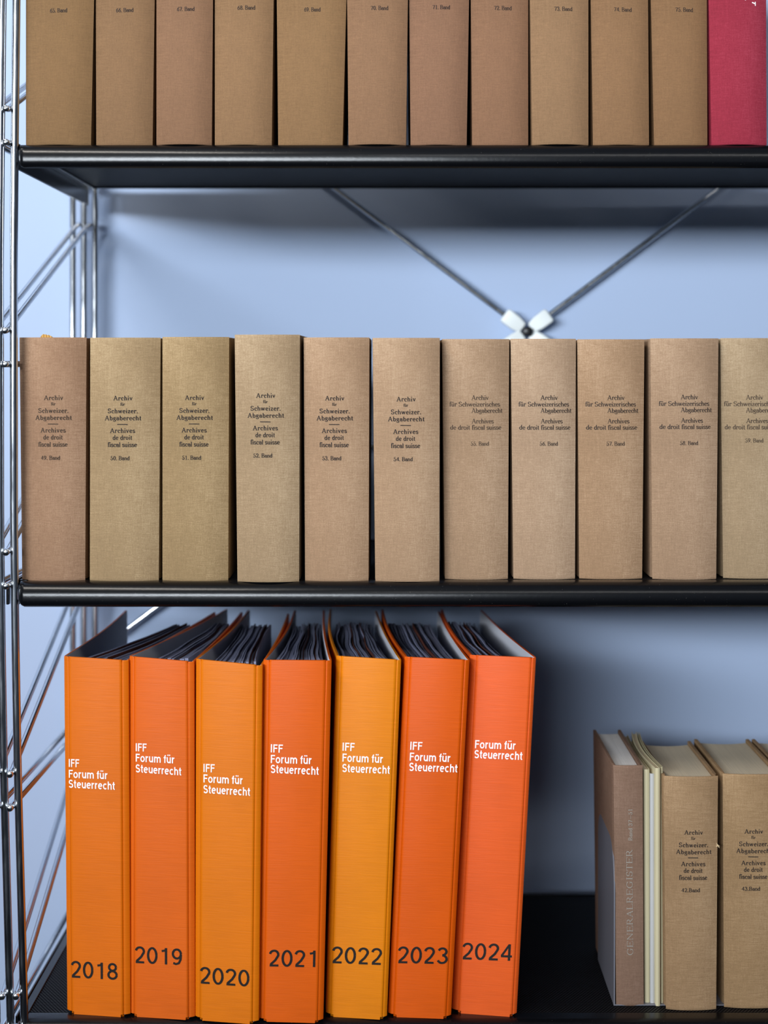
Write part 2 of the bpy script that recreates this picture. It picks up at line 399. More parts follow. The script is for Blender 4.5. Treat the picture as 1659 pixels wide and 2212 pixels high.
G2 = {
 ' ': (250, []), 'I': (265, [[(130,700),(130,0)]]),
 'F': (550, [[(125,700),(125,0)], ('t', [(125,645),(515,645)]), ('t', [(125,365),(475,365)])]),
 'o': (570, [arc(283,258,190,212,0,360,20)]), 'r': (385, [[(115,520),(115,0)], arc(300,290,185,170,170,80)]),
 'u': (570, [[(115,520),(115,210)]+arc(270,205,155,152,180,335), [(450,520),(450,0)]]),
 'm': (850, [[(115,520),(115,0)], arc(268,320,150,148,165,0)+[(418,0)], arc(580,320,155,148,165,0)+[(735,0)]]),
 'f': (320, [arc(285,560,125,95,95,180)+[(160,0)], ('t', [(25,465),(295,465)])]),
 't': (350, [[(160,670),(160,145)]+arc(262,145,102,95,180,285), ('t', [(25,465),(310,465)])]),
 'e': (560, [('t', [(95,275),(465,275)]), arc(280,258,190,212,5,312,20)]), 'c': (530, [arc(283,258,190,212,48,312,20)]),
 'h': (570, [[(115,700),(115,0)], arc(283,305,168,163,165,0)+[(451,0)]]),
 'S': (620, [arc(305,505,180,150,25,265,14)+arc(310,200,200,152,85,-158,14)]),
 '0': (556, [arc(278,350,190,315,0,360,24)]),
 '1': (556, [[(345,700),(345,0)], ('t', [(345,655),(290,590),(150,565)])]),
 '2': (556, [arc(275,505,180,162,172,-30,14)+[(330,265),(120,70)], ('t', [(85,38),(470,38)])]),
 '3': (556, [arc(268,515,165,145,162,-90,14), arc(268,198,188,163,90,-162,14)]),
 '4': (556, [[(390,700),(390,0)], ('t', [(385,680),(60,190)]), ('t', [(40,185),(510,185)])]),
 '8': (556, [arc(278,520,158,142,0,360,20), arc(278,198,188,160,0,360,22)]),
 '9': (556, [arc(278,470,182,192,0,360,22), [(459,440),(445,240),(370,85),(240,38),(115,80)]]),
}
G2['\u00fc'] = (570, G2['u'][1]+[[(185,745),(185,640)], [(375,745),(375,640)]])
STY = {'slab': (112, 74, 66, 72), 'book': (100, 50, 42, 62), 'caps': (70, 36, 34, 40), 'bold': (130, 106, 106, 62), 'year': (104, 90, 90, 40)}
def serif_text(text, style, track=0):
    """returns verts (cap height 1, width 1 scaled by caller), faces, width"""
    TH, TN, SR, DT = STY[style]
    V, Fc, lay = [], [], []; x = 0     # every stroke lies a hair above the previous one
    def stroke(pts, th, tn):
        n0 = len(V); lay.append((n0, len(lay)))
        for i, p in enumerate(pts):
            a = pts[max(i-1, 0)]; b = pts[min(i+1, len(pts)-1)]
            dx, dy = b[0]-a[0], b[1]-a[1]; L = math.hypot(dx, dy) or 1
            w = (tn+(th-tn)*abs(dy)/L)/2
            nx, ny = -dy/L*w, dx/L*w
            V.append((x+p[0]+nx, p[1]+ny)); V.append((x+p[0]-nx, p[1]-ny))
        for i in range(len(pts)-1):
            k = n0+2*i; Fc.append((k, k+1, k+3, k+2))
    for ch in text:
        w, st = (G2 if style in ('bold', 'year') else G)[ch]
        for s_ in st:
            if s_[0] == 'h':
                stroke([(s_[1], s_[3]), ((s_[1]+s_[2])/2, s_[3]), (s_[2], s_[3])], SR, SR)
            elif s_[0] == 't': stroke(s_[1], TN, TN)
            elif s_[0] == 'd':
                n0 = len(V); lay.append((n0, len(lay)))
                for k in range(8):
                    a = k*math.pi/4+.39; V.append((x+s_[1]+DT*math.cos(a), s_[2]+DT*math.sin(a)))
                Fc.append(tuple(range(n0, n0+8)))
            else: stroke(s_, TH, TN)
        x += w+track
    x0 = min(a for a, b in V); W = max(a for a, b in V)-x0
    out, j = [], 0
    for i, (a, b) in enumerate(V):
        while j+1 < len(lay) and lay[j+1][0] <= i: j += 1
        out.append(((a-x0)/W, b/700, (j % 5)*.00003))
    return out, Fc
class Quad:
    """spine face given by its four corners as seen, each side with its own distance; bulge = outward sagitta"""
    def __init__(s, TL, TR, BL, BR, DL, DR, bulge=0):
        s.c = (TL, TR, BL, BR); s.DL, s.DR, s.bulge = DL, DR, bulge
        s.tl, s.tr, s.bl, s.br = P(*TL, DL), P(*TR, DR), P(*BL, DL), P(*BR, DR)
        s.nrm = Vector((DR-DL, -(s.br.x-s.bl.x), 0)).normalized()
    def at(s, a, b, out=0):
        p = (s.bl*(1-a)+s.br*a)*(1-b)+(s.tl*(1-a)+s.tr*a)*b
        k = 1-abs(2*a-1)**2.2 if 0 <= a <= 1 else 0
        return p+s.nrm*(s.bulge*k+out)
    def inv(s, px, py):
        """parameters of the surface point that the given image point shows"""
        a, b = .5, .5
        for _ in range(6):
            q = s.at(a, b); D = q.y+D0
            qx, qy = PX+q.x*F/D, PY-(q.z-ZH)*F/D
            w = (s.br-s.bl).length*F/D; h = (s.tl-s.bl).length*F/D
            b -= (py-qy)/h
            a += (px-qx)/w
        return a, b
    def text(s, unit, faces, xl, yl, xr, yr, cap, out=.00022):
        """lay a line of lettering on the face: left and right ends of its baseline, cap height"""
        a0, b0 = s.inv(xl, yl); a1, b1 = s.inv(xr, yr)
        _, bt = s.inv(xl, yl-cap); hb = bt-b0
        return [s.at(a0+(a1-a0)*u, b0+(b1-b0)*u+hb*v, out+k) for u, v, k in unit], faces
def join(parts):
    V, Fc = [], []
    for v, f in parts:
        n = len(V); V += v; Fc += [tuple(i+n for i in q) for q in f]
    return V, Fc

def prism(outer, inner, b0, b1, fn):
    """wall between two open plan paths; fn(point, level) gives the world point"""
    n = len(outer); V = []
    for lv in (b0, b1):
        V += [fn(p, lv) for p in outer]+[fn(p, lv) for p in inner]
    Fc, mi = [], []
    for i in range(n-1):
        Fc.append((i, i+1, 2*n+i+1, 2*n+i)); mi.append(0)
        Fc.append((n+i+1, n+i, 3*n+i, 3*n+i+1)); mi.append(1)
        Fc.append((i+1, i, n+i, n+i+1)); mi.append(0)
        Fc.append((2*n+i, 2*n+i+1, 3*n+i+1, 3*n+i)); mi.append(0)
    Fc.append((0, 2*n, 3*n, n)); mi.append(0)
    Fc.append((n-1, 2*n-1, 4*n-1, 3*n-1)); mi.append(0)
    return V, Fc, mi

# ------------------------------------------------------------------ books
def make_book(q, depth, cmat, pmat, label, group, name='clothbound_book', lines=(), ink='ink', board=.0026, sag_page=.006, extra=None):
    """hardback: cloth spine, two boards, page block, headbands, lettering"""
    base = (q.bl+q.br)/2; base = Vector((base.x, base.y+depth/2, q.bl.z))
    t = empty(name, base, label, 'book', group); fr = Frame(base)
    back = Vector((0, 1, 0))
    def fn_plan(p, lv):      # p = (a across 0..1, metres behind the spine edge)
        a, y = p
        w = q.at(min(1, max(0, a)), lv)
        wdt = (q.br-q.bl).length
        if a < 0 or a > 1: w = w+(q.br-q.bl)*(a if a < 0 else a-1)
        return w+back*y
    W = (q.br-q.bl).length
    n = 18
    # spine: bulged shell
    outer = [(i/n, 0) for i in range(n+1)]; th = .0016
    inner = [(min(max(i/n, th/W), 1-th/W), th) for i in range(n+1)]
    V, Fc, mi = [], [], []
    lv = [0, .004, .012, .25, .5, .75, .988, .996, 1]
    for L in lv:
        sh = .0006 if L in (0, 1) else .00015 if L in (.004, .996) else 0
        V += [fn_plan((a, sh), L) for a, _ in outer]
    m_ = n+1
    for j in range(len(lv)-1):
        for i in range(n): Fc.append((j*m_+i, j*m_+i+1, (j+1)*m_+i+1, (j+1)*m_+i)); mi.append(0)
    k0 = len(V)
    for L in (0, 1): V += [fn_plan(p, L) for p in inner]
    for i in range(n):
        Fc.append((i+1, i, k0+i, k0+i+1)); mi.append(0)
        T = (len(lv)-1)*m_
        Fc.append((T+i, T+i+1, k0+m_+i+1, k0+m_+i)); mi.append(0)
        Fc.append((k0+i+1, k0+i, k0+m_+i, k0+m_+i+1)); mi.append(0)
    mesh_obj('spine', fr(V), Fc, cmat, t, smooth=60)
    e = .0004/W
    for sd in (0, 1):       # boards with a sunken joint beside the spine
        s_ = 1 if sd == 0 else -1; a0 = 0 if sd == 0 else 1
        ou = [(a0+s_*e, .0002), (a0+s_*e*1.2, .0022), (a0+s_*.0011/W, .0042), (a0+s_*.0011/W, .0066), (a0, .0090), (a0-s_*e, .011), (a0-s_*e, depth)]
        inn = [(a0+s_*.0016/W, .0006), (a0+s_*.0016/W, .0022), (a0+s_*.0024/W, .0042), (a0+s_*.0024/W, .0066), (a0+s_*board/W, .0090), (a0+s_*board/W, .011), (a0+s_*board/W, depth)]
        v, f, mi = prism(ou, inn, .002, .998, fn_plan)
        mesh_obj('board', fr(v), f, [cmat, cmat], t, mi, smooth=40, bevel=.0004)
    # page block with rounded back and hollow fore edge
    k = 10; a_ = (board+.0004)/W
    lo, hi = .014, .984
    V = []
    top_s = []
    for L in (lo, hi):
        front = [(a_+(1-2*a_)*i/k) for i in range(k+1)]
        V += [fn_plan((a, .0030), L) for a in front]
        for i, a in enumerate(front):
            u = i/k; V.append(fn_plan((a, 0), L)*1.0)
            pt = fn_plan((a, 0), L); base_y = fn_plan((0, 0), L).y*(1-a)+fn_plan((1, 0), L).y*a
            V[-1] = Vector((pt.x, base_y+depth-.005-sag_page*4*u*(1-u), pt.z))
    n1 = k+1; Fc = []
    for i in range(k):
        Fc.append((i, i+1, 2*n1+i+1, 2*n1+i)); Fc.append((n1+i+1, n1+i, 3*n1+i, 3*n1+i+1))
        Fc.append((i+1, i, n1+i, n1+i+1)); Fc.append((2*n1+i, 2*n1+i+1, 3*n1+i+1, 3*n1+i))
    Fc.append((0, 2*n1, 3*n1, n1)); Fc.append((k, n1+k, 3*n1+k, 2*n1+k))
    mesh_obj('page_block', fr(V), Fc, pmat, t, smooth=50)
    for L in (lo, hi):      # head and tail bands
        pth = [fn_plan((.08+.84*i/8, .0026), L) for i in range(9)]
        mesh_obj('headband', fr(tube(pth, .0011, 6)[0]), tube(pth, .0011, 6)[1], pmat, t, smooth=60)
    if lines:
        parts = []
        for (unit, faces, xl, yl, xr, yr, cap) in lines: parts.append(q.text(unit, faces, xl, yl, xr, yr, cap))
        v, f = join(parts); mesh_obj('lettering', fr(v), f, M[ink], t)
    if extra: extra(q, t, fr, fn_plan)
    return t
def rule():
    return [(i/6, v, 0) for v in (0, 1) for i in range(7)], [(i, i+1, 8+i, 7+i) for i in range(6)]
def block_slab(cx, y0, band, bx=None, k=1.0, by=129.2):
    """the older title block, centred, volume number below"""
    L = []
    def ln(t, dy, x0, x1, cap, tr=30):
        u, f = serif_text(t, 'slab', tr); L.append((u, f, cx+x0*k, y0+dy*k, cx+x1*k, y0+dy*k, cap*k))
    ln('Archiv', 0, -20.8, 20.5, 9.6, 50); ln('f\u00fcr', 11.6, -5.5, 4.5, 6.2, 10)
    ln('Schweizer.', 27.8, -32.6, 32, 9.8, 50); ln('Abgaberecht', 43, -39.2, 39.6, 9.8, 50)
    u, f = rule(); L.append((u, f, cx-12.4*k, y0+52.9*k, cx+10.2*k, y0+53.2*k, 1.7))
    ln('Archives', 70.2, -28, 26.2, 9.8, 50); ln('de droit', 85.2, -22.2, 19.8, 9.8, 30); ln('fiscal suisse', 100.6, -32.6, 30.4, 9.8, 10)
    ln(band, by, -27, 14, 8.6, 10)
    return L
def block_book(x, y0, band, k=1.0, by=98.7):
    L = []
    def ln(t, dy, x0, x1, cap, tr=0):
        u, f = serif_text(t, 'book', tr); L.append((u, f, x+x0*k, y0+dy*k, x+x1*k, y0+dy*k, cap*k))
    ln('Archiv', 0, 0, 37.3, 10); ln('f\u00fcr Schweizerisches', 14, -47, 61.8, 10); ln('Abgaberecht', 27.8, 0, 67, 10)
    ln('Archives', 50.6, .6, 48, 10); ln('de droit fiscal suisse', 64, -45.8, 64.6, 10)
    ln(band, by, -1.5, 37.7, 8.6)
    return L

Z1, Z2, Z3 = .192, -.195, -.582       # shelf tops relative to eye height
def dist(z, py): return -z*F/(py-PY)
TANS = [((151,117,91),(178,146,118)), ((156,130,96),(186,162,126)), ((152,126,90),(184,158,120)), ((160,134,103),(190,166,134)),
        ((163,131,102),(190,160,130)), ((165,134,105),(192,164,134)), ((160,130,102),(190,162,134)), ((168,139,112),(196,170,142)),
        ((160,128,98),(190,160,130)), ((160,130,103),(188,160,132)), ((158,134,104),(186,164,134))]
# middle shelf
def yellow_flap(q, t, fr, fn):
    pts = [fn((.32+.02*i, .004+.001*(i % 2)), 1.0) for i in range(10)]
    V, Fc = [], []
    for i, p in enumerate(pts):
        h = [0.0006, .0022, .0030, .0026, .0028, .0020, .0024, .0016, .0012, .0004][i]
        V += [p-Vector((0, 0, .002)), p+Vector((0, 0, h)), p+Vector((0, .0006, h)), p+Vector((0, .0006, -.002))]
    for i in range(9):
        for k in range(4): Fc.append((i*4+k, i*4+(k+1) % 4, i*4+4+(k+1) % 4, i*4+4+k))
    Fc += [(3, 2, 1, 0), (36, 37, 38, 39)]
    o = mesh_obj('torn_headcap', fr(V), Fc, M['yellow_paper'], t); o['label'] = 'torn yellowed scrap at the top of the spine'
MID = [ # no, top l/r, bottom l/r, top y, bottom y, text
 (49, 42, 187, 48, 184, 729, 1254, ('s', 115.7, 863.8)), (50, 195, 347, 194, 343, 729.5, 1254.5, ('s', 265.6, 864.6)),
 (51, 351, 495, 351, 493, 728, 1254.5, ('s', 420.3, 863.6)), (52, 507, 648, 513, 646, 723, 1257, ('s', 574, 859)),
 (53, 656, 798, 659, 796, 729, 1255, ('s', 723, 864.8)), (54, 805, 950, 811, 949, 730, 1256, ('s', 877.2, 866.8)),
 (55, 955, 1100, 961, 1097, 732.5, 1251.5, ('b', 1018.2, 863.8)), (56, 1103, 1244, 1109, 1242, 732, 1251, ('b', 1167.3, 863.8)),
 (57, 1247, 1392, 1251, 1387, 733, 1250.5, ('b', 1311.6, 863.8)), (58, 1405, 1552, 1409, 1547, 731, 1251.5, ('b', 1470.2, 862.4)),
 (59, 1556, 1700, 1562, 1697, 730.5, 1249.5, ('b', 1611, 863))]
where_mid = {49: 'leftmost on the middle shelf beside the chrome uprights', 50: 'second from the left on the middle shelf', 51: 'third from the left on the middle shelf',
 52: 'taller and pulled forward on the middle shelf', 53: 'right of the protruding book on the middle shelf', 54: 'last with slab lettering on the middle shelf',
 55: 'first with fine serif lettering on the middle shelf', 56: 'below the white brace clamp on the middle shelf', 57: 'third from the right on the middle shelf',
 58: 'second from the right on the middle shelf', 59: 'cut off by the right edge on the middle shelf'}
for i, (no, tl, tr, bl, br, ty, by, tx) in enumerate(MID):
    D = dist(Z2, by-1.0)
    q = Quad((tl, ty), (tr, ty), (bl, by-1), (br, by-1), D, D, .0065)
    q.bl.z = q.br.z = ZH+Z2
    c, w = TANS[i]; c = [v*.95 for v in c]; cm = cloth('book_cloth_%d' % no, lin(*c), lin(*w))
    lines = block_slab(tx[1], tx[2], '%d. Band' % no) if tx[0] == 's' else block_book(tx[1], tx[2], '%d. Band' % no, by=98.7 if no != 59 else 92.5)
    make_book(q, .152, cm, M['page_cream'], 'tan cloth book marked %d. Band, %s' % (no, where_mid[no]), 'tan clothbound volumes on the middle shelf',
              lines=lines, ink='ink' if no not in (55, 49, 59) else 'ink_soft', extra=yellow_flap if no == 49 else None)
# top shelf
TOP = [(65, 56, 203, 56, 196.5, 108, 145, 27.3, (139,109,70)), (66, 207, 334, 208, 329.5, 250.6, 288, 26.6, (143,112,76)), (67, 338, 460, 338, 457.5, 382.5, 420, 24.2, (146,112,80)),
 (68, 464, 591, 464, 587, 513, 551, 21.2, (150,118,80)), (69, 598, 748, 601, 740, 657, 692, 25, (148,116,76)), (70, 750, 881, 753, 877, 801, 838.5, 21.6, (150,116,82)),
 (71, 884, 1013, 887, 1008, 934.5, 972, 19.8, (148,112,82)), (72, 1017, 1141, 1020, 1141, 1067.5, 1105, 21.6, (148,112,80)), (73, 1145, 1271, 1150, 1271, 1197.5, 1236, 23.2, (156,124,86)),
 (74, 1276, 1400, 1281, 1402, 1326.3, 1364.3, 24.6, (150,116,78)), (75, 1406, 1527, 1413, 1528, 1459.2, 1496.6, 25, (146,112,74))]
order = ['first', 'second', 'third', 'fourth', 'fifth', 'sixth', 'seventh', 'eighth', 'ninth', 'tenth', 'eleventh']
HB = .218
def ext(tx0, bx, ty0=0, by=310, ytop=-228):
    return bx+(tx0-bx)*(by-ytop)/(by-ty0)
for i, (no, tl, tr, bl, br, x0, x1, yb_, c) in enumerate(TOP):
    D = D0+.008+.003*math.sin(i*2.1); py_b = PY-Z1*F/D; py_t = PY-(Z1+HB)*F/D
    q = Quad((ext(tl, bl), py_t), (ext(tr, br), py_t), (bl, py_b), (br, py_b), D, D, .0065)
    c = (c[0]*.84, c[1]*.82, c[2]*.86)
    cm = cloth('book_cloth_%d' % no, lin(*c), lin(*[min(255, int(v*1.16)) for v in c]), .8)
    rise = (i-5)*.25
    u, f = serif_text('%d. Band' % no, 'book')
    xo = x0+8; yo = yb_-98.7*.93
    lines = block_book(xo, yo, '%d. Band' % no, k=.88, by=98.7*.93/.88)
    lines[-1] = (u, f, x0, yb_, x1, yb_+(rise if abs(rise) < 1 else math.copysign(1, rise)), 8.8)
    make_book(q, .152, cm, M['page_cream'], 'brown cloth book marked %d. Band, %s from the left on the top shelf' % (no, order[i]), 'brown clothbound volumes on the top shelf', lines=lines)
D = D0+.007
q = Quad((ext(1531, 1537), PY-(Z1+HB)*F/D), (ext(1655, 1656), PY-(Z1+HB)*F/D), (1537, PY-Z1*F/D), (1656, PY-Z1*F/D), D, D, .0065)
def red_letter(q, t, fr, fn):
    u, f = serif_text('V', 'book')
    a0, b0 = q.inv(1603, 12); a1, b1 = q.inv(1632, -18)
    v = [q.at(a0+(a1-a0)*vv, b0+(b1-b0)*(1-uu), .00025+kk) for uu, vv, kk in u]
    mesh_obj('lettering', fr(v), f, M['white_ink'], t)
make_book(q, .152, cloth('crimson_book_cloth', lin(138, 40, 56), lin(164, 64, 80), .8), M['page_white'], 'crimson red cloth book at the right end of the top shelf', None, extra=red_letter)

# bottom shelf, right side
def low_book(no, tl, tr, bl, br, ty, by, lines, label, c, w, group, extra=None):
    D = dist(Z3, by)
    q = Quad((tl, ty), (tr, ty), (bl, by), (br, by), D, D, .0038)
    return make_book(q, .148, cloth('book_cloth_%d' % no, lin(*c), lin(*w), 1.3, .5), M['page_cream'], label, group, lines=lines, extra=extra)
def fray(q, t, fr, fn):
    p = q.at(.985, .705, .0006); parts = []
    for k in range(9):
        a = random.uniform(-.6, .9); L = random.uniform(.001, .0032)
        e = p+Vector((L*math.cos(a)*.9, -.0008, L*math.sin(a)-.001))
        parts.append(tube([p+Vector((-.0005, 0, random.uniform(-.002, .002))), (p+e)/2+Vector((0, -.0006, .0005)), e], .00016, 5))
    v, f = join(parts); o = mesh_obj('frayed_threads', fr(v), f, M['thread'], t); o['kind'] = 'stuff'
gl = 'tan clothbound volumes on the bottom shelf'
low_book(42, 1433.5, 1551, 1438.5, 1547, 1676, 2180, block_slab(1498.2, 1802.5, '42.Band', k=.968, by=128.4), 'brown cloth book marked 42. Band beside the thin ivory booklets, frayed right edge', (150,120,88), (184,154,120), gl, fray)
low_book(43, 1561, 1688, 1564, 1684, 1671, 2175.5, block_slab(1628.2, 1800.3, '43.Band', k=.968, by=127.4), 'brown cloth book marked 43. Band on the bottom shelf, partly cut off', (150,120,86), (184,154,118), gl)
low_book(44, 1697, 1822, 1699, 1818, 1671, 2176, [], 'brown cloth book right of 43. Band, only its back corner in view', (150,120,88), (184,154,120), gl)
# register volume
D = dist(Z3, 2172)
q = Quad((1325, 1653), (1388, 1653), (1331, 2172), (1390.5, 2172), D, D, .0015)
def gen_letter(q, t, fr, fn):
    parts = []
    for text, xa, xb, ya, yb2, tr in (('GENERALREGISTER', 1367.5, 1352.5, 2063, 1835, 25), ('Band 37-51', 1366, 1357, 1815.5, 1748, 45)):
        u, f = serif_text(text, 'caps' if text[0] == 'G' else 'book', tr)
        a0, b0 = q.inv(xa, ya); a1, b1 = q.inv(xb, yb2)
        # letters read upwards: baseline on the right, capitals towards the left
        parts.append(([q.at(a0+(a1-a0)*vv, b0+(b1-b0)*uu, .0002+kk) for uu, vv, kk in u], f))
    v, f = join(parts); mesh_obj('lettering', fr(v), f, M['silver_ink'], t)
make_book(q, .156, cloth('mauve_brown_book_cloth', lin(126, 99, 82), lin(148, 121, 104), .8), M['page_white'],
          'slim mauve-brown general register volume between the grey bookend and ivory booklets', None, name='register_volume', board=.0022, sag_page=.002, extra=gen_letter)
# thin booklets
def booklet(xl, xr, xbl, xbr, ty, by, m, label, depth=.148, bend=.0, name='thin_booklet'):
    D = dist(Z3, by); q = Quad((xl, ty), (xr, ty), (xbl, by), (xbr, by), D, D, .0004)
    base = Vector(((q.bl.x+q.br.x)/2, q.bl.y+depth/2, q.bl.z)); t = empty(name, base, label, 'booklet', 'thin ivory booklets'); fr = Frame(base)
    W = (q.br-q.bl).length
    def fn(p, lv):
        a, y = p; w = q.at(a, lv, 0 if a in (0, 1) else .0); return w+Vector((-bend*math.sin(math.pi*min(1, y/depth))*lv, y, 0))
    n = 10; ys = [.0]+[depth*i/n for i in range(1, n+1)]
    for sd in (0, 1):
        a0 = 0 if sd == 0 else 1; s_ = 1 if sd == 0 else -1
        ou = [(.5, -.0002), (a0+s_*.12, 0)]+[(a0, y+.0006) for y in ys]
        inn = [(.5, .0006), (a0+s_*.2, .0006)]+[(a0+s_*.0004/W, y+.0006) for y in ys]
        v, f, mi = prism(ou, inn, 0, 1, fn)
        mesh_obj('paper_cover', fr(v), f, [m, m], t, mi, smooth=50)
    a_ = .0005/W; k = 0
    V = []
    for L in (.006, .992):
        for y in ys: V += [fn((a_, y+.0008 if y < depth else y-.002), L), fn((1-a_, y+.0008 if y < depth else y-.002), L)]
    m_ = 2*len(ys); Fc = [(0, 1, m_+1, m_), (m_-1, m_-2, 2*m_-2, 2*m_-1)]
    for i in range(len(ys)-1):
        a = 2*i
        Fc += [(a, a+2, a+3, a+1), (m_+a, m_+a+1, m_+a+3, m_+a+2), (a, m_+a, m_+a+2, a+2), (a+1, a+3, m_+a+3, m_+a+1)]
    mesh_obj('page_block', fr(V), Fc, M['page_cream'], t)
booklet(1390.5, 1403.5, 1393, 1404, 1662, 2168, M['booklet'], 'ivory booklet with cracked spine next to the register volume', .150, .0015)
booklet(1404.5, 1414.5, 1404.8, 1414.8, 1671, 2169, M['booklet_white'], 'shorter whitish booklet between two ivory booklets', .146, .003)
booklet(1415.5, 1426.5, 1416, 1426.5, 1659, 2173, M['booklet'], 'ivory booklet just left of the narrowest booklet', .156, .005)
booklet(1427.2, 1432.2, 1427.8, 1433, 1657, 2169, M['booklet'], 'narrowest ivory booklet touching the 42. Band book', .150, .004)
# bookend
bx = q.bl.x-.0018; byf = q.bl.y-.001; zb = ZH+Z3+.0004
t = empty('bookend', (bx, byf+.06, zb), 'pale grey steel bookend left of the slim register volume on bottom shelf', 'bookend'); fr = Frame(t.location)
H_, R_, DP = .146, .030, .122
prof = [(byf, 0), (byf, H_-R_*1.5)]+[(byf+R_*(1-math.cos(a)), H_-R_*1.5+R_*1.5*math.sin(a)) for a in [math.radians(x) for x in range(12, 91, 13)]]+[(byf+DP-.02, H_+.001)]+[(byf+DP-.02+.02*math.sin(a), H_-.02+.02*math.cos(a)) for a in [math.radians(x) for x in (20, 45, 70, 90)]]+[(byf+DP, 0)]
n = len(prof)
V = [(bx-.0006+.0002*z/.1, y, zb+z) for y, z in prof]+[(bx+.0008+.0002*z/.1, y, zb+z) for y, z in prof]
Fc = [tuple(range(n)), tuple(range(2*n-1, n-1, -1))]+[(i, n+i, n+(i+1) % n, (i+1) % n) for i in range(n)]
mesh_obj('upright_plate', fr(V), Fc, M['bookend'], t, smooth=30, bevel=.0004)
v, f = box(bx-.0006, bx+.115, byf, byf+DP, zb-.0003, zb+.0007)
mesh_obj('base_plate', fr(v), f, M['bookend'], t, bevel=.0003)

# ------------------------------------------------------------------ ring binders
BIND = [ # year, top l/r x, top l/r y, bottom l/r x, bottom l/r y, back l/r x (top), pages front l/r, pages back l/r, colour
 (2018, 140, 277, 1418, 1427, 147, 281, 2190, 2199, 270, 466, 172, 262, 372, 448, (230,112,6)),
 (2019, 282, 419, 1418, 1430, 282, 421, 2196, 2205, 487, 524, 335, 405, 462, 510, (230,103,18)),
 (2020, 426, 567, 1424, 1438, 424, 559, 2204, 2214, 535, 625, 461, 552, 522, 588, (232,122,8)),
 (2021, 572, 716, 1426, 1427, 560, 698, 2207, 2211, 635, 702, 592, 702, 634, 698, (230,98,8)),
 (2022, 726, 867, 1417, 1426, 703, 836, 2196, 2204, 712, 815, 734, 842, 726, 800, (236,134,10)),
 (2023, 874, 1013, 1419, 1426, 838, 973, 2197, 2202, 824, 950, 880, 985, 838, 930, (228,93,5)),
 (2024, 1015, 1157, 1415, 1421, 976, 1115, 2188, 2198, 952, 1042, 1020, 1092, 962, 1026, (238,97,32))]
TXT = {2018: ([('IFF', 149, 1656.5, 171.5, 1657.3), ('Forum f\u00fcr', 149, 1679.8, 232.5, 1683), ('Steuerrecht', 149, 1701.3, 248.5, 1706)], (153.7, 2111, 254.5, 2116.5)),
 2019: ([('IFF', 293.5, 1622.5, 317, 1623.3), ('Forum f\u00fcr', 293.5, 1645, 377, 1649), ('Steuerrecht', 293.5, 1668, 392, 1675)], (291.6, 2079.5, 393.3, 2085)),
 2020: ([('IFF', 439.8, 1667.5, 464, 1668.3), ('Forum f\u00fcr', 439.8, 1690, 524.5, 1694), ('Steuerrecht', 439.8, 1713, 540.4, 1719)], (432, 2123.8, 538.8, 2131)),
 2021: ([('IFF', 585, 1625, 611, 1626), ('Forum f\u00fcr', 585, 1648, 673, 1650.5), ('Steuerrecht', 585, 1669.4, 688.5, 1673.8)], (580.6, 2087, 681, 2088.8)),
 2022: ([('IFF', 740, 1621.5, 766, 1622.4), ('Forum f\u00fcr', 739.8, 1645, 827, 1648), ('Steuerrecht', 739.5, 1667.5, 842, 1671.5)], (716.7, 2080, 824.3, 2084)),
 2023: ([('IFF', 886, 1619.5, 912, 1620.3), ('Forum f\u00fcr', 885, 1643, 972.5, 1646), ('Steuerrecht', 884, 1665, 987.8, 1668.5)], (858.4, 2080, 966.7, 2082)),
 2024: ([('Forum f\u00fcr', 1026, 1616, 1113.5, 1619), ('Steuerrecht', 1024.8, 1637.5, 1128.2, 1641.5)], (997.7, 2071.8, 1105.3, 2075.3))}
DB = 1.862
side_words = {2018: 'leftmost binder, covers splayed open', 2019: 'second binder from the left', 2020: 'third binder, pulled forward off the shelf edge', 2021: 'middle binder of the seven',
              2022: 'yellowest binder, leaning right', 2023: 'deep orange, second binder from the right', 2024: 'reddish orange, rightmost binder'}
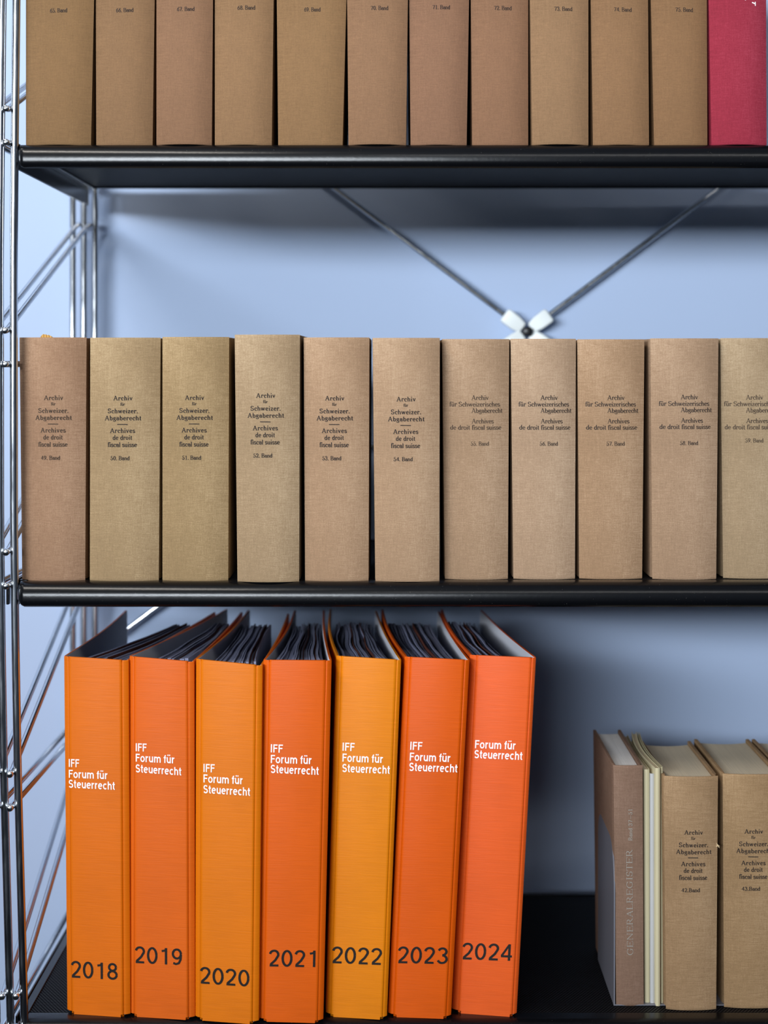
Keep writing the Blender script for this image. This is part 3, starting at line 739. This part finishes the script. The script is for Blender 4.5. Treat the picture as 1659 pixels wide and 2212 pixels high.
def make_binder(rec):
    (yr, tl, tr, tly, try_, bl, br, bly, bry, kl, kr, pf0, pf1, pb0, pb1, col) = rec
    DL, DR = dist(Z3, bly), dist(Z3, bry)
    q = Quad((tl, tly), (tr, try_), (bl, bly), (br, bry), DL, DR, 0)
    base = Vector(((q.bl.x+q.br.x)/2, q.bl.y+.15, ZH+Z3))
    t = empty('ring_binder', base, 'orange ring binder marked %d, %s' % (yr, side_words[yr]), 'binder', 'orange ring binders on the bottom shelf'); fr = Frame(base)
    om = coated('orange_board_%d' % yr, lin(*col))
    W = (q.br-q.bl).length
    lean = (q.tl-q.bl).x
    # spine panel, rounded edges, clipped bottom corners
    sp = [(-0.0, -.0)]
    hl, hr = {2018: (.0030, .0058), 2019: (.0030, .0056), 2020: (.0030, .0054), 2021: (.0036, .0044), 2022: (.0042, .0036), 2023: (.0048, .0034), 2024: (.0056, .0030)}[yr]
    a0, a1 = hl/W, 1-hr/W
    def spt(a, lv, back=0): return q.at(a, lv)+Vector((0, back, 0))
    cs = [(a0, .0016), (a0+.0012/W, .0005), (a0+.0028/W, 0), (a1-.0028/W, 0), (a1-.0012/W, .0005), (a1, .0016)]
    V = []
    lvs = [(0, 1), (.008, 0), (.992, 0), (1, .35)]
    for lv, sh in lvs:
        for i, (a, y) in enumerate(cs):
            shx = sh*.0030/W*(1 if i < 3 else -1) if i in (0, 1, 4, 5) else 0
            V.append(spt(a+shx, lv, y))
    nb = len(V)
    for lv, sh in lvs:
        V += [spt(a0, lv, .0030), spt(a1, lv, .0030)]
    Fc = []
    for j in range(3):
        for i in range(5): Fc.append((j*6+i, j*6+i+1, j*6+7+i, j*6+6+i))
        Fc += [(j*6, j*6+6, nb+2*j+2, nb+2*j), (j*6+5, nb+2*j+1, nb+2*j+3, j*6+11), (nb+2*j+1, nb+2*j, nb+2*j+2, nb+2*j+3)]
    Fc += [(5, 4, 3, 2, 1, 0, nb, nb+1), (18, 19, 20, 21, 22, 23, nb+7, nb+6)]
    mesh_obj('spine_panel', fr(V), Fc, om, t, smooth=35, bevel=.0005)
    # covers: hinge strip turns back from the spine, then the board runs to the rear
    th = .0024; n = 9
    Xb = ((kl-PX)*DB/F, (kr-PX)*DB/F)
    paths = []
    for sd in (0, 1):
        e0 = q.at(a0 if sd == 0 else a1, 1, 0); e1 = q.at(0 if sd == 0 else 1, 1)
        s_ = -1 if sd == 0 else 1
        e1.x += (-.0015 if sd == 0 and yr <= 2021 else .0008 if sd == 1 and yr >= 2023 else 0)   # covers stand slightly wider than the spine
        pts = [Vector((e0.x, e0.y+.0012)), Vector(((e0.x*.6+e1.x*.4), e1.y*.5+e0.y*.5+.0017)), Vector((e1.x*.97+e0.x*.03, e1.y+.0042)), Vector((e1.x, e1.y+.0075))]
        st = pts[-1]; en = Vector((Xb[sd], DB-D0))
        bow = .004*(1 if en.x > st.x else -1)
        for i in range(1, n+1):
            u = i/n; p = st.lerp(en, u); p.x += bow*math.sin(math.pi*u)*(.6 if sd else 1); pts.append(p)
        inn = []
        for i, p in enumerate(pts):
            d = (pts[min(i+1, len(pts)-1)]-pts[max(i-1, 0)]).normalized()
            nn = Vector((d.y, -d.x)) if sd == 0 else Vector((-d.y, d.x))
            inn.append(p+nn*(.0014 if i < 3 else th))
        zt0 = q.tl.z*.5+q.tr.z*.5+.0002; zbm = ZH+Z3
        def fn(p, lv, zt0=zt0, s=sd):
            zt = (q.tl.z if s == 0 else q.tr.z)
            return Vector((p.x-lean*(1-lv) if s == 0 else p.x-(q.tr-q.br).x*(1-lv), p.y, zbm+.0022+(zt-zbm-.0024)*lv))
        v, f, mi = prism(pts, inn, 0, 1, fn)
        mesh_obj('cover', fr(v), f, [om, M['lining']], t, mi, smooth=40, bevel=.0005)
        paths.append((pts, inn))
    # spine lining inside, and the ring mechanism
    v = [q.at(a0, .004, -.0034), q.at(a1, .004, -.0034), q.at(a1, .994, -.0034), q.at(a0, .994, -.0034)]
    v += [p+Vector((0, .0006, 0)) for p in v]
    mesh_obj('spine_lining', fr(v), [(0,1,2,3), (7,6,5,4), (0,4,5,1), (3,2,6,7), (0,3,7,4), (1,5,6,2)], M['lining'], t)
    zc = (q.tl.z+q.bl.z)/2
    c = q.at(.5, .5, -.006); v, f = box(c.x-.009, c.x+.009, c.y, c.y+.004, c.z-.07, c.z+.07)
    mesh_obj('ring_mechanism', fr(v), f, M['chrome'], t, bevel=.001)
    for dz in (-.04, .04):
        pth = [Vector((c.x+.017*math.cos(a), c.y+.022+.018*math.sin(a), c.z+dz)) for a in [math.radians(x) for x in range(-90, 271, 24)]]
        mesh_obj('ring', fr(tube(pth, .0014, 8)[0]), tube(pth, .0014, 8)[1], M['chrome'], t, smooth=60)
    # filed paper: bundles of sheets, wavy, each standing a little off the next
    nb_ = 15 if yr != 2019 else 11
    ztop = (q.tl.z+q.tr.z)/2-.0026
    rnd = random.Random(yr)
    DP_ = 1.785
    f0, f1 = q.at(0, 1).x, q.at(1, 1).x
    xf0 = (pf0-PX)*(DL+.01)/F; xf1 = (pf1-PX)*(DR+.01)/F; xb0 = (pb0-PX)*DP_/F; xb1 = (pb1-PX)*DP_/F
    ns = 12; yf = max(q.bl.y, q.br.y)+.009
    edges = []
    def cover_x(sd, y):
        pp = paths[sd][1]
        for i in range(len(pp)-1):
            if pp[i].y <= y <= pp[i+1].y: return pp[i].x+(pp[i+1].x-pp[i].x)*(y-pp[i].y)/max(1e-6, pp[i+1].y-pp[i].y)
        return pp[-1].x if y > pp[-1].y else pp[3].x
    rust = set(rnd.sample(range(2, nb_-1), 2))
    acc = [0]
    for j in range(nb_): acc.append(acc[-1]+(rnd.uniform(.5, 1.5) if j not in rust else .16))
    acc = [a/acc[-1] for a in acc]
    amp = rnd.uniform(.0006, .0014)
    for j in range(nb_):
        ph = rnd.uniform(0, .8)+j*.25; L = DP_-D0+rnd.uniform(-.006, .004); dzt = rnd.uniform(-.0022, .0012) if j not in rust else .0012
        cols = []
        for i in range(ns+1):
            u = i/ns; y = yf+(L-yf)*u
            lo = xf0+(xb0-xf0)*(u**1.0); hi = xf1+(xb1-xf1)*u
            lo += .0035*math.sin(math.pi*u)*(1 if xb0 > xf0 else -1); hi += .003*math.sin(math.pi*u)*(1 if xb1 > xf1 else -1)
            lo = max(lo, cover_x(0, y)+.0008); hi = min(hi, cover_x(1, y)-.0008)
            g = .0003
            w = amp*math.sin(u*9+ph)*min(1, u*4)*(1 if 0 < j < nb_-1 else .2)
            xa = lo+(hi-lo)*acc[j]+g+w; xc = lo+(hi-lo)*acc[j+1]-g+w
            gap = (rnd.uniform(0, .0007) if i else 0)
            xa = max(xa, lo); xc = min(max(xc-gap, xa+.0002), hi)
            cols.append((xa, xc, y))
        V = []
        for (xa, xc, y) in cols:
            for x, lv in ((xa, 0), (xc, 0), (xa, 1), (xc, 1)):
                sh = 0 if lv else -lean
                V.append(Vector((x+(sh if lv == 0 else 0), y, ztop+dzt if lv else ZH+Z3+.010)))
        Fc = [(0, 1, 3, 2), (ns*4+1, ns*4, ns*4+2, ns*4+3)]
        for i in range(ns):
            b = 4*i
            Fc += [(b, b+4, b+5, b+1), (b+2, b+3, b+7, b+6), (b, b+2, b+6, b+4), (b+1, b+5, b+7, b+3)]
        mesh_obj('divider_card' if j in rust else 'paper_bundle', fr(V), Fc, M['sheet_rust'] if j in rust else M['sheets'], t)
    # lettering
    title, year = TXT[yr]
    parts = []
    for (s, x0, y0, x1, y1) in title:
        u, f = serif_text(s, 'bold', 8); parts.append(q.text(u, f, x0, y0, x1, y1, 17.2 if yr in (2018, 2019) else 17.6, .0003))
    v, f = join(parts); mesh_obj('title_lettering', fr(v), f, M['white_ink'], t)
    u, f = serif_text(str(yr), 'year', 6); x0, y0, x1, y1 = year
    v, f = q.text(u, f, x0, y0, x1, y1, 35.5, .0003); mesh_obj('year_lettering', fr(v), f, M['year_ink'], t)
for rec in BIND: make_binder(rec)
